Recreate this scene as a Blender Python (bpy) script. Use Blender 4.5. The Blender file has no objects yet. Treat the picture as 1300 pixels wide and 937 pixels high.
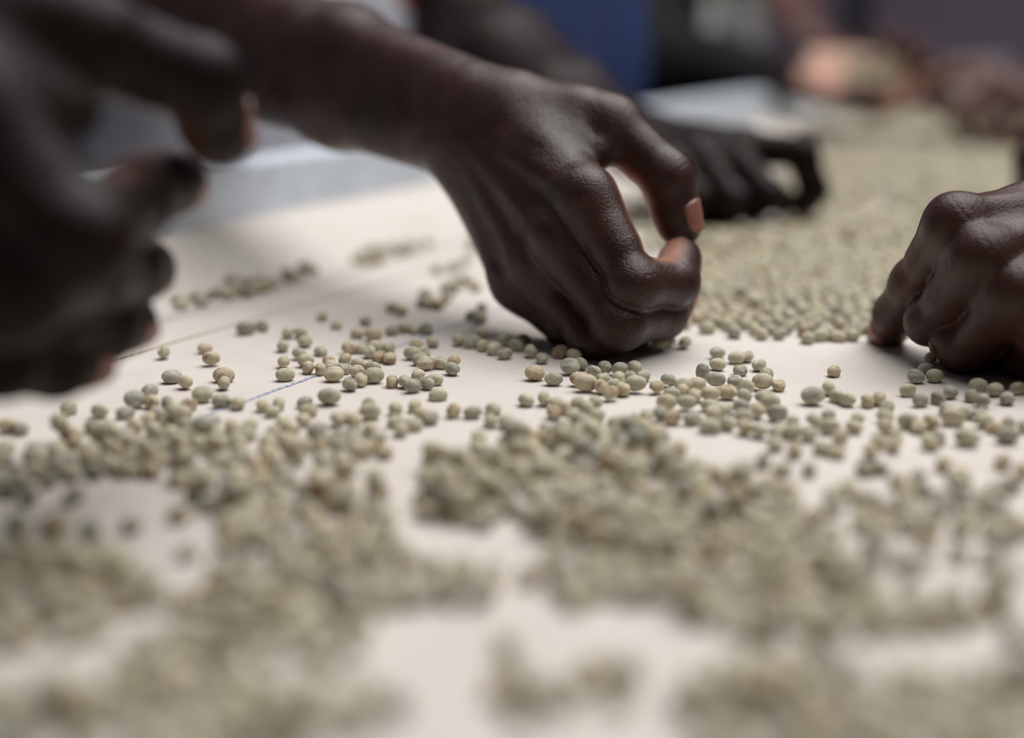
import bpy, bmesh, math, random
import numpy as np
from mathutils import Vector, Matrix

scene = bpy.context.scene
COL = scene.collection

# ------------------------------------------------------------------ camera
CAM_H = 0.135
FPX = 1805.0
PITCH = math.atan(448.0 / FPX)
cam_data = bpy.data.cameras.new('camera')
cam_data.sensor_width = 36.0
cam_data.lens = 36.0 * FPX / 1300.0
cam_data.clip_start = 0.01
cam_data.clip_end = 60.0
cam_data.dof.use_dof = True
cam_data.dof.focus_distance = 0.545
cam_data.dof.aperture_fstop = 2.5
cam_data.dof.aperture_blades = 0
cam = bpy.data.objects.new('camera', cam_data)
cam.location = (0, 0, CAM_H)
cam.rotation_euler = (math.pi / 2 - PITCH, 0, 0)
COL.objects.link(cam)
scene.camera = cam

# ------------------------------------------------------------------ world, light, exposure
world = bpy.data.worlds.new('hall_ambient')
scene.world = world
world.use_nodes = True
bg = world.node_tree.nodes['Background']
bg.inputs[0].default_value = (0.55, 0.66, 0.9, 1)
bg.inputs[1].default_value = 0.02

def area_light(name, loc, target, sx, sy, power, col):
    l = bpy.data.lights.new(name, 'AREA')
    l.shape = 'RECTANGLE'
    l.size = sx
    l.size_y = sy
    l.energy = power
    l.color = col
    o = bpy.data.objects.new(name, l)
    o.location = loc
    o.rotation_euler = (Vector(target) - Vector(loc)).to_track_quat('-Z', 'Y').to_euler()
    COL.objects.link(o)
    return o

area_light('skylight', (0.62, 0.95, 1.85), (0.25, 0.68, 0.0), 2.3, 1.9, 69, (1.0, 0.985, 0.97))

scene.view_settings.view_transform = 'Standard'
scene.view_settings.look = 'None'
scene.view_settings.exposure = 0.07
scene.view_settings.gamma = 1.0
scene.view_settings.use_curve_mapping = False

# ------------------------------------------------------------------ helpers
def at(px, py, t):
    """point of the place seen in the photo at that pixel, t metres along the view axis"""
    s, c = math.sin(PITCH), math.cos(PITCH)
    u, v = (px - 650) / FPX, (468 - py) / FPX
    return Vector((t * u, t * (c + v * s), CAM_H + t * (-s + v * c)))

def ground(px, py, z=0.0):
    s, c = math.sin(PITCH), math.cos(PITCH)
    v = (468 - py) / FPX
    return at(px, py, (z - CAM_H) / (-s + v * c))

def tag(o, label=None, cat=None, group=None, kind=None):
    if label: o['label'] = label
    if cat: o['category'] = cat
    if group: o['group'] = group
    if kind: o['kind'] = kind
    return o

def link(name, me, m=None, parent=None):
    o = bpy.data.objects.new(name, me)
    COL.objects.link(o)
    if m is not None:
        me.materials.clear()
        me.materials.append(m)
    if parent is not None: o.parent = parent
    return o

def empty(name, loc=(0, 0, 0)):
    o = bpy.data.objects.new(name, None)
    o.empty_display_size = 0.05
    o.location = loc
    COL.objects.link(o)
    return o

def mesh_from(name, verts, faces, smooth=False):
    me = bpy.data.meshes.new(name)
    me.from_pydata([tuple(v) for v in verts], [], [tuple(f) for f in faces])
    if smooth: me.polygons.foreach_set('use_smooth', [True] * len(me.polygons))
    me.update()
    return me

def box_mesh(name, cx, cy, cz, sx, sy, sz, bevel=0.0):
    bm = bmesh.new()
    bmesh.ops.create_cube(bm, size=1.0, matrix=Matrix.Translation((cx, cy, cz)) @ Matrix.Diagonal((sx, sy, sz, 1)))
    if bevel: bmesh.ops.bevel(bm, geom=bm.edges[:], offset=bevel, segments=2, affect='EDGES')
    me = bpy.data.meshes.new(name)
    bm.to_mesh(me); bm.free()
    return me

# ------------------------------------------------------------------ materials
class NT:
    def __init__(self, name):
        self.m = bpy.data.materials.new(name)
        self.m.use_nodes = True
        self.t = self.m.node_tree
        self.b = self.t.nodes['Principled BSDF']
    def n(self, typ, **kw):
        x = self.t.nodes.new(typ)
        for k, v in kw.items():
            if k in x.inputs: x.inputs[k].default_value = v
            else: setattr(x, k, v)
        return x
    def l(self, a, b): self.t.links.new(a, b)
    def ramp(self, fac, stops, interp='LINEAR'):
        r = self.n('ShaderNodeValToRGB')
        r.color_ramp.interpolation = interp
        e = r.color_ramp.elements
        while len(e) < len(stops): e.new(0.5)
        for el, (p, c) in zip(e, stops):
            el.position = p
            el.color = (*c, 1) if len(c) == 3 else c
        self.l(fac, r.inputs[0])
        return r.outputs[0]
    def noise(self, scale, detail=3, rough=0.5, vec=None):
        x = self.n('ShaderNodeTexNoise', Scale=scale, Detail=detail, Roughness=rough)
        if vec is not None: self.l(vec, x.inputs['Vector'])
        return x.outputs['Fac']
    def mix(self, fac, a, b, mode='MIX'):
        x = self.n('ShaderNodeMix', data_type='RGBA', blend_type=mode)
        for s, v in ((x.inputs['Factor'], fac), (x.inputs['A'], a), (x.inputs['B'], b)):
            pass
        ins = {'f': x.inputs[0], 'a': x.inputs[6], 'b': x.inputs[7]}
        for s, v in ((ins['f'], fac), (ins['a'], a), (ins['b'], b)):
            if hasattr(v, 'links'): self.l(v, s)
            else: s.default_value = v if not isinstance(v, tuple) else ((*v, 1) if len(v) == 3 else v)
        return x.outputs[2]
    def math(self, op, a, b=None, c=None):
        x = self.n('ShaderNodeMath', operation=op)
        for i, v in enumerate((a, b, c)):
            if v is None: continue
            if hasattr(v, 'links'): self.l(v, x.inputs[i])
            else: x.inputs[i].default_value = v
        return x.outputs[0]
    def bump(self, h, strength=0.3, dist=0.001, prev=None):
        x = self.n('ShaderNodeBump', Strength=strength, Distance=dist)
        self.l(h, x.inputs['Height'])
        if prev is not None: self.l(prev, x.inputs['Normal'])
        return x.outputs[0]
    def obj(self):
        return self.n('ShaderNodeTexCoord').outputs['Object']
    def out(self, base=None, rough=None, normal=None, metal=None, spec=None):
        for k, v in (('Base Color', base), ('Roughness', rough), ('Normal', normal), ('Metallic', metal), ('Specular IOR Level', spec)):
            if v is None: continue
            if hasattr(v, 'links'): self.l(v, self.b.inputs[k])
            else: self.b.inputs[k].default_value = (*v, 1) if isinstance(v, tuple) else v
        return self.m

def skin_material(name, dark, pale, rough=0.40, fine=1.0, spec=0.36):
    t = NT(name)
    o = t.obj()
    a = t.n('ShaderNodeAttribute', attribute_name='palmar').outputs['Fac']
    n1 = t.noise(28, 4, 0.6, o)
    n2 = t.noise(170, 3, 0.6, o)
    d2 = tuple(min(1, c * 1.55) for c in dark)
    d0 = tuple(c * 0.62 for c in dark)
    dk = t.ramp(t.math('ADD', t.math('MULTIPLY', n1, 0.7), t.math('MULTIPLY', n2, 0.3)), [(0.36, d0), (0.5, dark), (0.66, d2)])
    base = t.mix(a, dk, pale)
    v1 = t.n('ShaderNodeTexVoronoi', feature='DISTANCE_TO_EDGE', Scale=620.0)
    mp = t.n('ShaderNodeMapping')
    mp.inputs['Rotation'].default_value = (0.3, 0.5, 0.8)
    mp.inputs['Scale'].default_value = (1.0, 0.55, 1.0)
    t.l(o, mp.inputs['Vector'])
    t.l(mp.outputs[0], v1.inputs['Vector'])
    cells = t.math('MINIMUM', t.math('MULTIPLY', v1.outputs['Distance'], 6.0), 1.0)
    b1 = t.bump(cells, 0.22 * fine, 0.0004)
    b2 = t.bump(t.noise(330, 4, 0.65, o), 0.35 * fine, 0.0007, b1)
    r = t.ramp(t.noise(90, 3, 0.5, o), [(0.3, (rough - .06,) * 3), (0.7, (rough + .1,) * 3)])
    return t.out(base, r, b2, spec=spec)

def plain(name, col, rough=0.8, var=0.15, scale=60, bump=0.2, metal=0.0, dist=0.001):
    t = NT(name)
    o = t.obj()
    n = t.noise(scale, 4, 0.6, o)
    base = t.ramp(n, [(0.3, tuple(c * (1 - var) for c in col)), (0.7, tuple(min(1, c * (1 + var)) for c in col))])
    return t.out(base, rough, t.bump(n, bump, dist), metal)

# ------------------------------------------------------------------ hand kinematics
F_MCP = np.array([[88, 25, 3], [89, 4, 6], [83, -16, 4], [75, -34, -1]]) * .001
F_LEN = np.array([[44, 26, 18], [48, 30, 19], [44, 28, 19], [34, 21, 17]]) * .001
T_CMC = np.array([18, 22, -9]) * .001
T_LEN = np.array([45, 34, 22]) * .001
FINGERS = ['index', 'middle', 'ring', 'pinky']

def chain(p, d, n, L, th):
    pts, fr = [p], []
    for l, a in zip(L, th):
        d, n = math.cos(a) * d - math.sin(a) * n, math.cos(a) * n + math.sin(a) * d
        p = p + l * d
        pts.append(p); fr.append((d, n))
    return pts, fr

def pose_hand(wrist, R, ang, side=1, sc=1.0):
    """joint positions (mm, world) and dorsal normals of every digit"""
    w = np.array(wrist); R = np.array(R); M = np.diag([1, side, 1.0])
    T = lambda v: (w + R @ (M @ (np.asarray(v) * sc))) * 1000
    Tv = lambda v: R @ (M @ np.asarray(v, float))
    D = {}
    for i, nm in enumerate(FINGERS):
        f, a, p, dd = ang[4 * i:4 * i + 4]
        pts, fr = chain(F_MCP[i], np.array([math.cos(a), math.sin(a), 0.]), np.array([0, 0, 1.]), F_LEN[i], [f, p, dd])
        D[nm] = ([T(x) for x in pts], [(Tv(x), Tv(y)) for x, y in fr])
    az, el, ro, m, ip = ang[16:21]
    d = np.array([math.cos(el) * math.cos(az), math.cos(el) * math.sin(az), -math.sin(el)])
    n = np.array([-0.4, 1, 0.45]); n = n - d * (n @ d); n /= np.linalg.norm(n)
    n = n * math.cos(ro) + np.cross(d, n) * math.sin(ro)
    pts, fr = chain(T_CMC, d, n, T_LEN, [0, m, ip])
    D['thumb'] = ([T(x) for x in pts], [(Tv(x), Tv(y)) for x, y in fr])
    return D, T, Tv

# ------------------------------------------------------------------ distance-field surfaces
def cone_dist(P, a, b, ra, rb):
    ab = b - a
    L2 = float(ab @ ab)
    h = np.zeros(P.shape[:-1], np.float32) if L2 < 1e-9 else np.clip(((P - a) @ ab) / L2, 0, 1).astype(np.float32)
    q = P - a - h[..., None] * ab.astype(np.float32)
    return np.sqrt(np.einsum('...i,...i->...', q, q)) - (ra + (rb - ra) * h)

def smin(a, b, k):
    h = np.maximum(k - np.abs(a - b), 0) / k
    return np.minimum(a, b) - h * h * k * 0.25

class Field:
    """smooth union of round cones on a grid, units mm"""
    def __init__(self, prims, vox, pad=8):
        lo = np.min([np.minimum(p[0] - p[2], p[1] - p[3]) for p in prims], 0) - pad
        hi = np.max([np.maximum(p[0] + p[2], p[1] + p[3]) for p in prims], 0) + pad
        self.v = vox
        self.lo = lo
        self.n = np.ceil((hi - lo) / vox).astype(int) + 1
        self.ax = [(lo[i] + vox * np.arange(self.n[i])).astype(np.float32) for i in range(3)]
        self.d = np.full(self.n, 60.0, np.float32)
    def sl(self, lo, hi):
        i0 = np.clip(np.floor((lo - self.lo) / self.v).astype(int), 0, self.n - 1)
        i1 = np.clip(np.ceil((hi - self.lo) / self.v).astype(int) + 1, 1, self.n)
        return tuple(slice(a, b) for a, b in zip(i0, i1))
    def pts(self, s):
        g = np.meshgrid(self.ax[0][s[0]], self.ax[1][s[1]], self.ax[2][s[2]], indexing='ij')
        return np.stack(g, -1)
    def add(self, prims, k, pad=14):
        for a, b, ra, rb in prims:
            s = self.sl(np.minimum(a - ra, b - rb) - pad, np.maximum(a + ra, b + rb) + pad)
            self.d[s] = smin(self.d[s], cone_dist(self.pts(s), a, b, ra, rb), k)
    def mesh(self):
        d = self.d
        s = d < 0
        c = [s[i:s.shape[0] - 1 + i, j:s.shape[1] - 1 + j, k:s.shape[2] - 1 + k] for i in (0, 1) for j in (0, 1) for k in (0, 1)]
        cnt = sum(x.astype(np.uint8) for x in c)
        idx = np.argwhere((cnt > 0) & (cnt < 8))
        corner = np.array([(i, j, k) for i in (0, 1) for j in (0, 1) for k in (0, 1)])
        val = np.stack([d[tuple((idx + o).T)] for o in corner], 1)
        acc = np.zeros((len(idx), 3)); num = np.zeros(len(idx))
        for x in range(8):
            for y in range(x + 1, 8):
                if np.abs(corner[x] - corner[y]).sum() != 1: continue
                va, vb = val[:, x], val[:, y]
                m = (va < 0) != (vb < 0)
                t = np.where(m, va / np.where(m, va - vb, 1), 0)
                acc += m[:, None] * (corner[x] + t[:, None] * (corner[y] - corner[x]))
                num += m
        V = self.lo + self.v * (idx + acc / num[:, None])
        lut = np.full(np.array(d.shape) - 1, -1, np.int32)
        lut[tuple(idx.T)] = np.arange(len(idx))
        F = []
        for ax in range(3):
            o1, o2 = [(1, 2), (2, 0), (0, 1)][ax]
            lo_ = [slice(None)] * 3; hi_ = [slice(None)] * 3
            lo_[ax] = slice(0, -1); hi_[ax] = slice(1, None)
            e = np.argwhere(s[tuple(lo_)] != s[tuple(hi_)])
            e = e[(e[:, o1] > 0) & (e[:, o2] > 0)]
            flip = s[tuple(e.T)]
            def cell(u, v):
                q = e.copy(); q[:, o1] -= u; q[:, o2] -= v
                return lut[tuple(q.T)]
            Q = np.stack([cell(1, 1), cell(0, 1), cell(0, 0), cell(1, 0)], 1)
            Q[~flip] = Q[~flip][:, ::-1]
            F.append(Q)
        F = np.concatenate(F)
        return V, F[(F >= 0).all(1)]

def np_mesh(name, V, F, smooth=True):
    me = bpy.data.meshes.new(name)
    me.vertices.add(len(V))
    me.vertices.foreach_set('co', np.ascontiguousarray(V, np.float32).ravel())
    n = F.shape[1]
    me.loops.add(len(F) * n)
    me.loops.foreach_set('vertex_index', np.ascontiguousarray(F, np.int32).ravel())
    me.polygons.add(len(F))
    me.polygons.foreach_set('loop_start', np.arange(len(F), dtype=np.int32) * n)
    if smooth: me.polygons.foreach_set('use_smooth', np.ones(len(F), bool))
    me.update(calc_edges=True)
    me.validate()
    return me

def vert_normals(V, F):
    fn = np.cross(V[F[:, 2]] - V[F[:, 0]], V[F[:, 3]] - V[F[:, 1]])
    N = np.zeros_like(V)
    for i in range(4): np.add.at(N, F[:, i], fn)
    return N / np.maximum(np.linalg.norm(N, axis=1), 1e-9)[:, None]

def sstep(a, b, x):
    t = np.clip((x - a) / (b - a), 0, 1)
    return t * t * (3 - 2 * t)

def build_arm(name, parent, mat, nail_mat, wrist, R, ang, elbow, shoulder=None, side=1, sc=1.0, vox=1.2, girth=1.0, nails=True, arm_r=(37, 43), wrinkle=1.0):
    """hand, forearm and the start of the upper arm as one continuous surface"""
    ax = np.array(elbow) - np.array(wrist); ax /= np.linalg.norm(ax)
    ay = np.cross(np.array([0.3, 0.2, 1.0]), ax); ay /= np.linalg.norm(ay)
    RF = np.stack([ax, ay, np.cross(ax, ay)])           # work in a frame along the forearm
    wrist = RF @ np.array(wrist); R = RF @ np.array(R); elbow = RF @ np.array(elbow)
    if shoulder is not None: shoulder = RF @ np.array(shoulder)
    D, T, Tv = pose_hand(wrist, R, ang, side, sc)
    g = girth * sc
    A = lambda *v: np.array(T(np.array(v) * .001))
    hz = Tv((0, 0, 1)); hy = Tv((0, 1, 0)); hx = Tv((1, 0, 0))
    palm = []
    mr = [11.5, 11.5, 10.8, 10.0]
    for i, nm in enumerate(FINGERS):
        m = D[nm][0][0]
        palm.append((A(10, 13 - 8.5 * i, -1), m - 1.5 * hz, 14.5 * g, mr[i] * g))
    palm.append((A(30, 4, -9), A(72, 6, -9), 14 * g, 11 * g))
    palm.append((A(18, -17, -9), A(60, -30, -8), 13 * g, 11 * g))
    th = D['thumb'][0]
    palm.append((th[0], th[1], 15.5 * g, 11.5 * g))
    palm.append((A(26, 12, -12), th[1] * .65 + th[0] * .35, 13 * g, 11 * g))
    # web of skin between thumb and index
    palm.append((A(48, 22, -4), D['index'][0][0] * .5 + th[1] * .5 - 4 * hz - 6 * hx, 10 * g, 5.5 * g))
    el = np.array(elbow) * 1000
    w = np.array(wrist) * 1000
    ew = el - w; ew /= np.linalg.norm(ew)
    wy = hy - ew * (hy @ ew); wy /= np.linalg.norm(wy)
    L = np.linalg.norm(el - w)
    arm = []
    for sgn, off in ((1, 12.5), (-1, 11.5)):
        a = w + wy * sgn * off * g
        m1 = w + ew * L * .35 + wy * sgn * 13 * g
        m2 = w + ew * L * .72 + wy * sgn * 12 * g
        e = el + wy * sgn * 6
        arm += [(a, m1, 16.0 * g, 21.5 * g), (m1, m2, 21.5 * g, 31 * g), (m2, e, 31 * g, arm_r[0] * g)]
    if shoulder is not None:
        sh = np.array(shoulder) * 1000
        arm.append((el, sh, arm_r[0] * g, arm_r[1] * g))
    # the wrist carries over into the palm
    arm.append((w + ew * 12, A(16, 0, -2), 18 * g, 17 * g))
    fr = {'index': (10.6, 9.6, 8.6, 7.2), 'middle': (10.8, 9.8, 8.8, 7.4), 'ring': (10.2, 9.2, 8.3, 7.0), 'pinky': (9.0, 8.2, 7.4, 6.3), 'thumb': (12.0, 11.2, 10.4, 8.6)}
    dig = {}
    for nm, (pts, frm) in D.items():
        r = [x * g for x in fr[nm]]
        pr = []
        st = 1 if nm == 'thumb' else 0
        for k in range(st, 3):
            pr.append((pts[k], pts[k + 1], r[k], r[k + 1]))
            d, n = frm[k]
            mid = (pts[k] + pts[k + 1]) / 2
            pr.append((mid - d * 5 - n * r[k] * .12, mid + d * 4 - n * r[k] * .12, r[k] * .98, r[k + 1] * 1.02))   # pads
        for k in (1, 2):                                                                     # knuckles
            n = frm[k - 1][1] + frm[k][1]; n /= np.linalg.norm(n)
            pr.append((pts[k] + n * .5, pts[k] + n * .5, r[k] * .97, r[k] * .97))
        d, n = frm[2]
        pr.append((pts[3] - d * 5 - n * 1.2, pts[3] - d * 1.0 - n * 1.2, r[3] * 1.08, r[3] * .98))      # finger pad
        dig[nm] = pr
    # webs between neighbouring fingers
    for i in range(3):
        (pa, fa), (pb, fb) = D[FINGERS[i]], D[FINGERS[i + 1]]
        wa = pa[0] + fa[0][0] * 12 * g - fa[0][1] * 2.5
        wb = pb[0] + fb[0][0] * 12 * g - fb[0][1] * 2.5
        if np.linalg.norm(wa - wb) < 34: palm.append((wa, wb, 5.6 * g, 5.6 * g))
    # knuckle heads and tendons
    ridge = []
    for i, nm in enumerate(FINGERS):
        m = D[nm][0][0]
        ridge.append((m + 1.4 * hz, m + 1.4 * hz, 9.6 * g, 9.6 * g))
        ridge.append((A(20, 9 - 6 * i, 11), m + 8.2 * hz * g - 6 * hx, 1.8 * g, 2.2 * g))
    allp = palm + arm + ridge + [p for v in dig.values() for p in v]
    F = Field(allp, vox)
    F.add(arm, 16 * g, 20)
    F.add(palm, 14 * g, 18)
    F.add(ridge, 7 * g, 10)
    base = F.d.copy()
    tot = F.d
    for nm, pr in dig.items():
        lo = np.min([np.minimum(p[0] - p[2], p[1] - p[3]) for p in pr], 0) - 12
        hi = np.max([np.maximum(p[0] + p[2], p[1] + p[3]) for p in pr], 0) + 12
        s = F.sl(lo, hi)
        P = F.pts(s)
        f = None
        for a, b, ra, rb in pr:
            c = cone_dist(P, a, b, ra, rb)
            f = c if f is None else smin(f, c, 5.0)
        root = D[nm][0][1 if nm == 'thumb' else 0]
        q = P - root.astype(np.float32)
        k = 1.0 + 9.0 * np.exp(-np.einsum('...i,...i->...', q, q) / (20.0 ** 2))
        m_ = smin(base[s], f, k)
        kk = 0.02 + 1.5 * np.clip(base[s] - m_, 0, 1.5) / 1.5 * np.clip(base[s] - tot[s], 0, 1.5) / 1.5
        tot[s] = smin(tot[s], m_, kk)
    V, Q = F.mesh()
    # wrinkles and skin tone follow the nearest bone
    N = vert_normals(V, Q)
    best = np.full(len(V), 1e9); dors = np.zeros_like(V); onhand = np.zeros(len(V))
    def near(a, b, ra, rb, n, hand):
        dd = cone_dist(V, a, b, ra, rb)
        m = dd < best
        best[m] = dd[m]; dors[m] = n; onhand[m] = hand
    for p in palm: near(*p, hz, 1.0)
    for p in arm[:-1]: near(*p, hz, 0.0)
    for nm, (pts, frm) in D.items():
        for k in range(1 if nm == 'thumb' else 0, 3): near(pts[k], pts[k + 1], fr[nm][k] * g, fr[nm][k + 1] * g, frm[k][1], 1.0)
    pal = sstep(0.15, 0.8, -np.einsum('ij,ij->i', N, dors)) * onhand
    disp = np.zeros(len(V))
    for nm, (pts, frm) in D.items():
        for k in (1, 2):
            d = frm[k - 1][0] + frm[k][0]; d /= np.linalg.norm(d)
            n = frm[k - 1][1] + frm[k][1]; n /= np.linalg.norm(n)
            q = V - pts[k]
            s_ = q @ d
            wgt = np.exp(-np.einsum('ij,ij->i', q, q) / (16.0 ** 2)) * np.clip(N @ n, 0, 1) * wrinkle
            for c, w_ in ((-4.5, .5), (-2.2, .8), (0.2, 1.0), (2.6, .8), (5, .5)):
                disp -= 0.65 * w_ * wgt * np.exp(-((s_ - c - 0.04 * (q @ np.cross(d, n)) ** 2 * .3) / 0.75) ** 2)
            # flexion crease on the palm side
            w2 = np.exp(-np.einsum('ij,ij->i', q, q) / (15.0 ** 2)) * np.clip(-(N @ n), 0, 1)
            disp -= 0.9 * w2 * np.exp(-(s_ / 0.9) ** 2)
    for i, nm in enumerate(FINGERS):
        m = D[nm][0][0]
        q = V - m
        wgt = np.exp(-np.einsum('ij,ij->i', q, q) / (17.0 ** 2)) * np.clip(N @ hz, 0, 1) * wrinkle
        for c in (-5, -2.4, 0.6, 3.4): disp -= 0.3 * wgt * np.exp(-((q @ hx - c + .03 * (q @ hy) ** 2) / 0.9) ** 2)
    V = V + N * disp[:, None]
    V = V @ RF
    me = np_mesh(name, V * .001, Q)
    at_ = me.attributes.new('palmar', 'FLOAT', 'POINT')
    at_.data.foreach_set('value', pal.astype(np.float32))
    o = link(name, me, mat, parent)
    if nails:
        for nm, (pts, frm) in D.items():
            d, n = frm[2]
            r = fr[nm]
            make_nail(o, nail_mat, pts[2] @ RF, pts[3] @ RF, d @ RF, n @ RF, r[2] * g, r[3] * g, nm == 'thumb')
    return o, {k: [p @ RF for p in v[0]] for k, v in D.items()}

def make_nail(parent, mat, a, b, d, n, ra, rb, thumb):
    s = np.cross(d, n)
    L = np.linalg.norm(b - a)
    V, F = [], []
    nu, nv = 8, 8
    half = math.radians(50)
    for layer, off in ((0, 1.5), (1, -0.7)):
        for i in range(nu + 1):
            u = i / nu
            x = L * (.56 + u * (.54)) + rb * .3 * u
            for j in range(nv + 1):
                w = (j / nv * 2 - 1)
                # rounded free edge and cuticle
                xx = x - (3.0 * w ** 4 if u > .5 else -2.4 * w * w) * abs(u - .5) * 2 * 1.0
                h = min(1.0, xx / L)
                rr = (ra + (rb - ra) * h) * 1.0
                th = w * half
                lift = off - max(0, (xx - L * .92)) * .10
                V.append((a + d * xx + (n * math.cos(th) + s * math.sin(th)) * (rr + lift)) * .001)
    m = (nu + 1) * (nv + 1)
    q = lambda l, i, j: l * m + i * (nv + 1) + j
    for i in range(nu):
        for j in range(nv):
            F.append((q(0, i, j), q(0, i, j + 1), q(0, i + 1, j + 1), q(0, i + 1, j)))
            F.append((q(1, i, j), q(1, i + 1, j), q(1, i + 1, j + 1), q(1, i, j + 1)))
    for i in range(nu):
        for j in (0, nv): F.append((q(0, i, j), q(0, i + 1, j), q(1, i + 1, j), q(1, i, j)))
    for j in range(nv):
        for i in (0, nu): F.append((q(0, i, j), q(1, i, j), q(1, i, j + 1), q(0, i, j + 1)))
    me = mesh_from('nail', V, F, True)
    bm = bmesh.new(); bm.from_mesh(me); bmesh.ops.recalc_face_normals(bm, faces=bm.faces[:]); bm.to_mesh(me); bm.free()
    return link('nail', me, mat, parent)

def build_cloth(name, parent, mat, prims, k=40.0, vox=8.0):
    prims = [(np.array(a) * 1000, np.array(b) * 1000, ra * 1000, rb * 1000) for a, b, ra, rb in prims]
    F = Field(prims, vox, 20)
    F.add(prims, k, 60)
    V, Q = F.mesh()
    rng = np.random.RandomState(3)
    N = vert_normals(V, Q)
    disp = np.zeros(len(V))
    for _ in range(7):          # folds
        f = rng.normal(size=3); f[2] *= .5; f /= np.linalg.norm(f)
        disp += 2.2 * np.sin(V @ f / rng.uniform(14, 30) + rng.uniform(0, 6))
    V = V + N * disp[:, None]
    return link(name, np_mesh(name, V * .001, Q), mat, parent)

# ------------------------------------------------------------------ the sorting table's own frame: x across the belt, y along it
BELT_ANG = math.atan((1670 - 650) / FPX * math.cos(PITCH))
E1 = Vector((math.sin(BELT_ANG), math.cos(BELT_ANG), 0))
E2 = Vector((math.cos(BELT_ANG), -math.sin(BELT_ANG), 0))
G0 = ground(440, 340)
BELT_W = 0.56

def belt_pt(x, y, z=0.0):
    return G0 + E2 * x + E1 * y + Vector((0, 0, z))

def belt_xy(p):
    q = Vector(p) - G0
    return q.dot(E2), q.dot(E1)

def canvas_material():
    t = NT('sorting_canvas')
    o = t.obj()
    big = t.noise(5, 4, 0.55, o)
    med = t.noise(38, 4, 0.6, o)
    base = t.ramp(t.math('ADD', t.math('MULTIPLY', big, 0.5), t.math('MULTIPLY', med, 0.5)),
                  [(0.3, (0.59, 0.535, 0.49)), (0.5, (0.645, 0.60, 0.56)), (0.68, (0.685, 0.64, 0.60))])
    w1 = t.n('ShaderNodeTexWave', wave_type='BANDS', bands_direction='X', Scale=260.0, Distortion=0.6)
    w2 = t.n('ShaderNodeTexWave', wave_type='BANDS', bands_direction='Y', Scale=260.0, Distortion=0.6)
    t.l(o, w1.inputs['Vector']); t.l(o, w2.inputs['Vector'])
    weave = t.math('MAXIMUM', w1.outputs['Fac'], w2.outputs['Fac'])
    base = t.mix(t.math('MULTIPLY', t.noise(700, 2, 0.5, o), 0.22), base, (0.45, 0.37, 0.30))
    b = t.bump(weave, 0.10, 0.0003)
    b = t.bump(t.noise(900, 3, 0.6, o), 0.25, 0.0004, b)
    return t.out(base, 0.92, b, spec=0.15)

def metal_material():
    t = NT('galvanised_steel')
    o = t.obj()
    n = t.noise(18, 5, 0.65, o)
    sp = t.n('ShaderNodeTexVoronoi', Scale=70.0); t.l(o, sp.inputs['Vector'])
    f = t.math('ADD', t.math('MULTIPLY', n, 0.75), t.math('MULTIPLY', sp.outputs['Distance'], 0.35))
    base = t.ramp(f, [(0.28, (0.34, 0.38, 0.43)), (0.42, (0.60, 0.66, 0.74)), (0.7, (0.70, 0.77, 0.86))])
    return t.out(base, t.ramp(n, [(0.3, (.55,) * 3), (0.7, (.38,) * 3)]), t.bump(n, 0.15, 0.001), 0.2)

M = {}
M['canvas'] = canvas_material()
M['steel'] = metal_material()
M['ink'] = plain('blue_ink', (0.40, 0.43, 0.54), 0.9, 0.3, 500, 0.1)
M['stitch'] = plain('brown_thread', (0.50, 0.42, 0.34), 0.9, 0.3, 500, 0.3)
M['frame_paint'] = plain('grey_frame_paint', (0.10, 0.11, 0.12), 0.55, 0.2, 30, 0.1)
M['floor'] = plain('concrete_floor', (0.10, 0.095, 0.09), 0.85, 0.25, 4, 0.2)
M['wall'] = plain('mauve_plaster', (0.50, 0.40, 0.53), 0.9, 0.12, 3, 0.2)
M['post'] = plain('black_post_paint', (0.012, 0.012, 0.016), 0.6, 0.2, 20, 0.1)

def sheet(name, rows, mat, parent, smooth=True, thick=0.0):
    """rows of points -> a sheet; local table coordinates"""
    n = len(rows[0])
    V = [p for r in rows for p in r]
    F = [(i * n + j, i * n + j + 1, (i + 1) * n + j + 1, (i + 1) * n + j) for i in range(len(rows) - 1) for j in range(n - 1)]
    me = mesh_from(name, V, F, smooth)
    o = link(name, me, mat, parent)
    if thick:
        s = o.modifiers.new('thickness', 'SOLIDIFY'); s.thickness = thick; s.offset = -1
    return o

# setting
FLOOR_Z = -0.85
def structure(name, me, m):
    return tag(link(name, me, m), kind='structure')
structure('floor', box_mesh('floor', 1.0, 3.0, FLOOR_Z - 0.05, 12, 12, 0.1), M['floor'])
wall = structure('wall_back', box_mesh('wall_back', 0, 0, 0, 12, 0.15, 4.0), M['wall'])
wall.location = belt_pt(0.5, 4.6, FLOOR_Z + 2.0)
wall.rotation_euler = (0, 0, math.radians(-8))

# sorting table
table = empty('sorting_table', belt_pt(0, 0, 0))
table.location = (*belt_pt(0, 0)[:2], 0)
table.rotation_euler = (0, 0, -BELT_ANG)
tag(table, 'long sorting table with beige canvas top and galvanised steel side rail', 'table')
Y0, Y1 = -1.15, 2.45
def ys(n): return [Y0 + (Y1 - Y0) * i / n for i in range(n + 1)]
rng = random.Random(5)
def wob(x, y):
    return 0.00025 * math.sin(x * 23 + y * 9) + 0.0002 * math.sin(y * 31 - x * 11)
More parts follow.
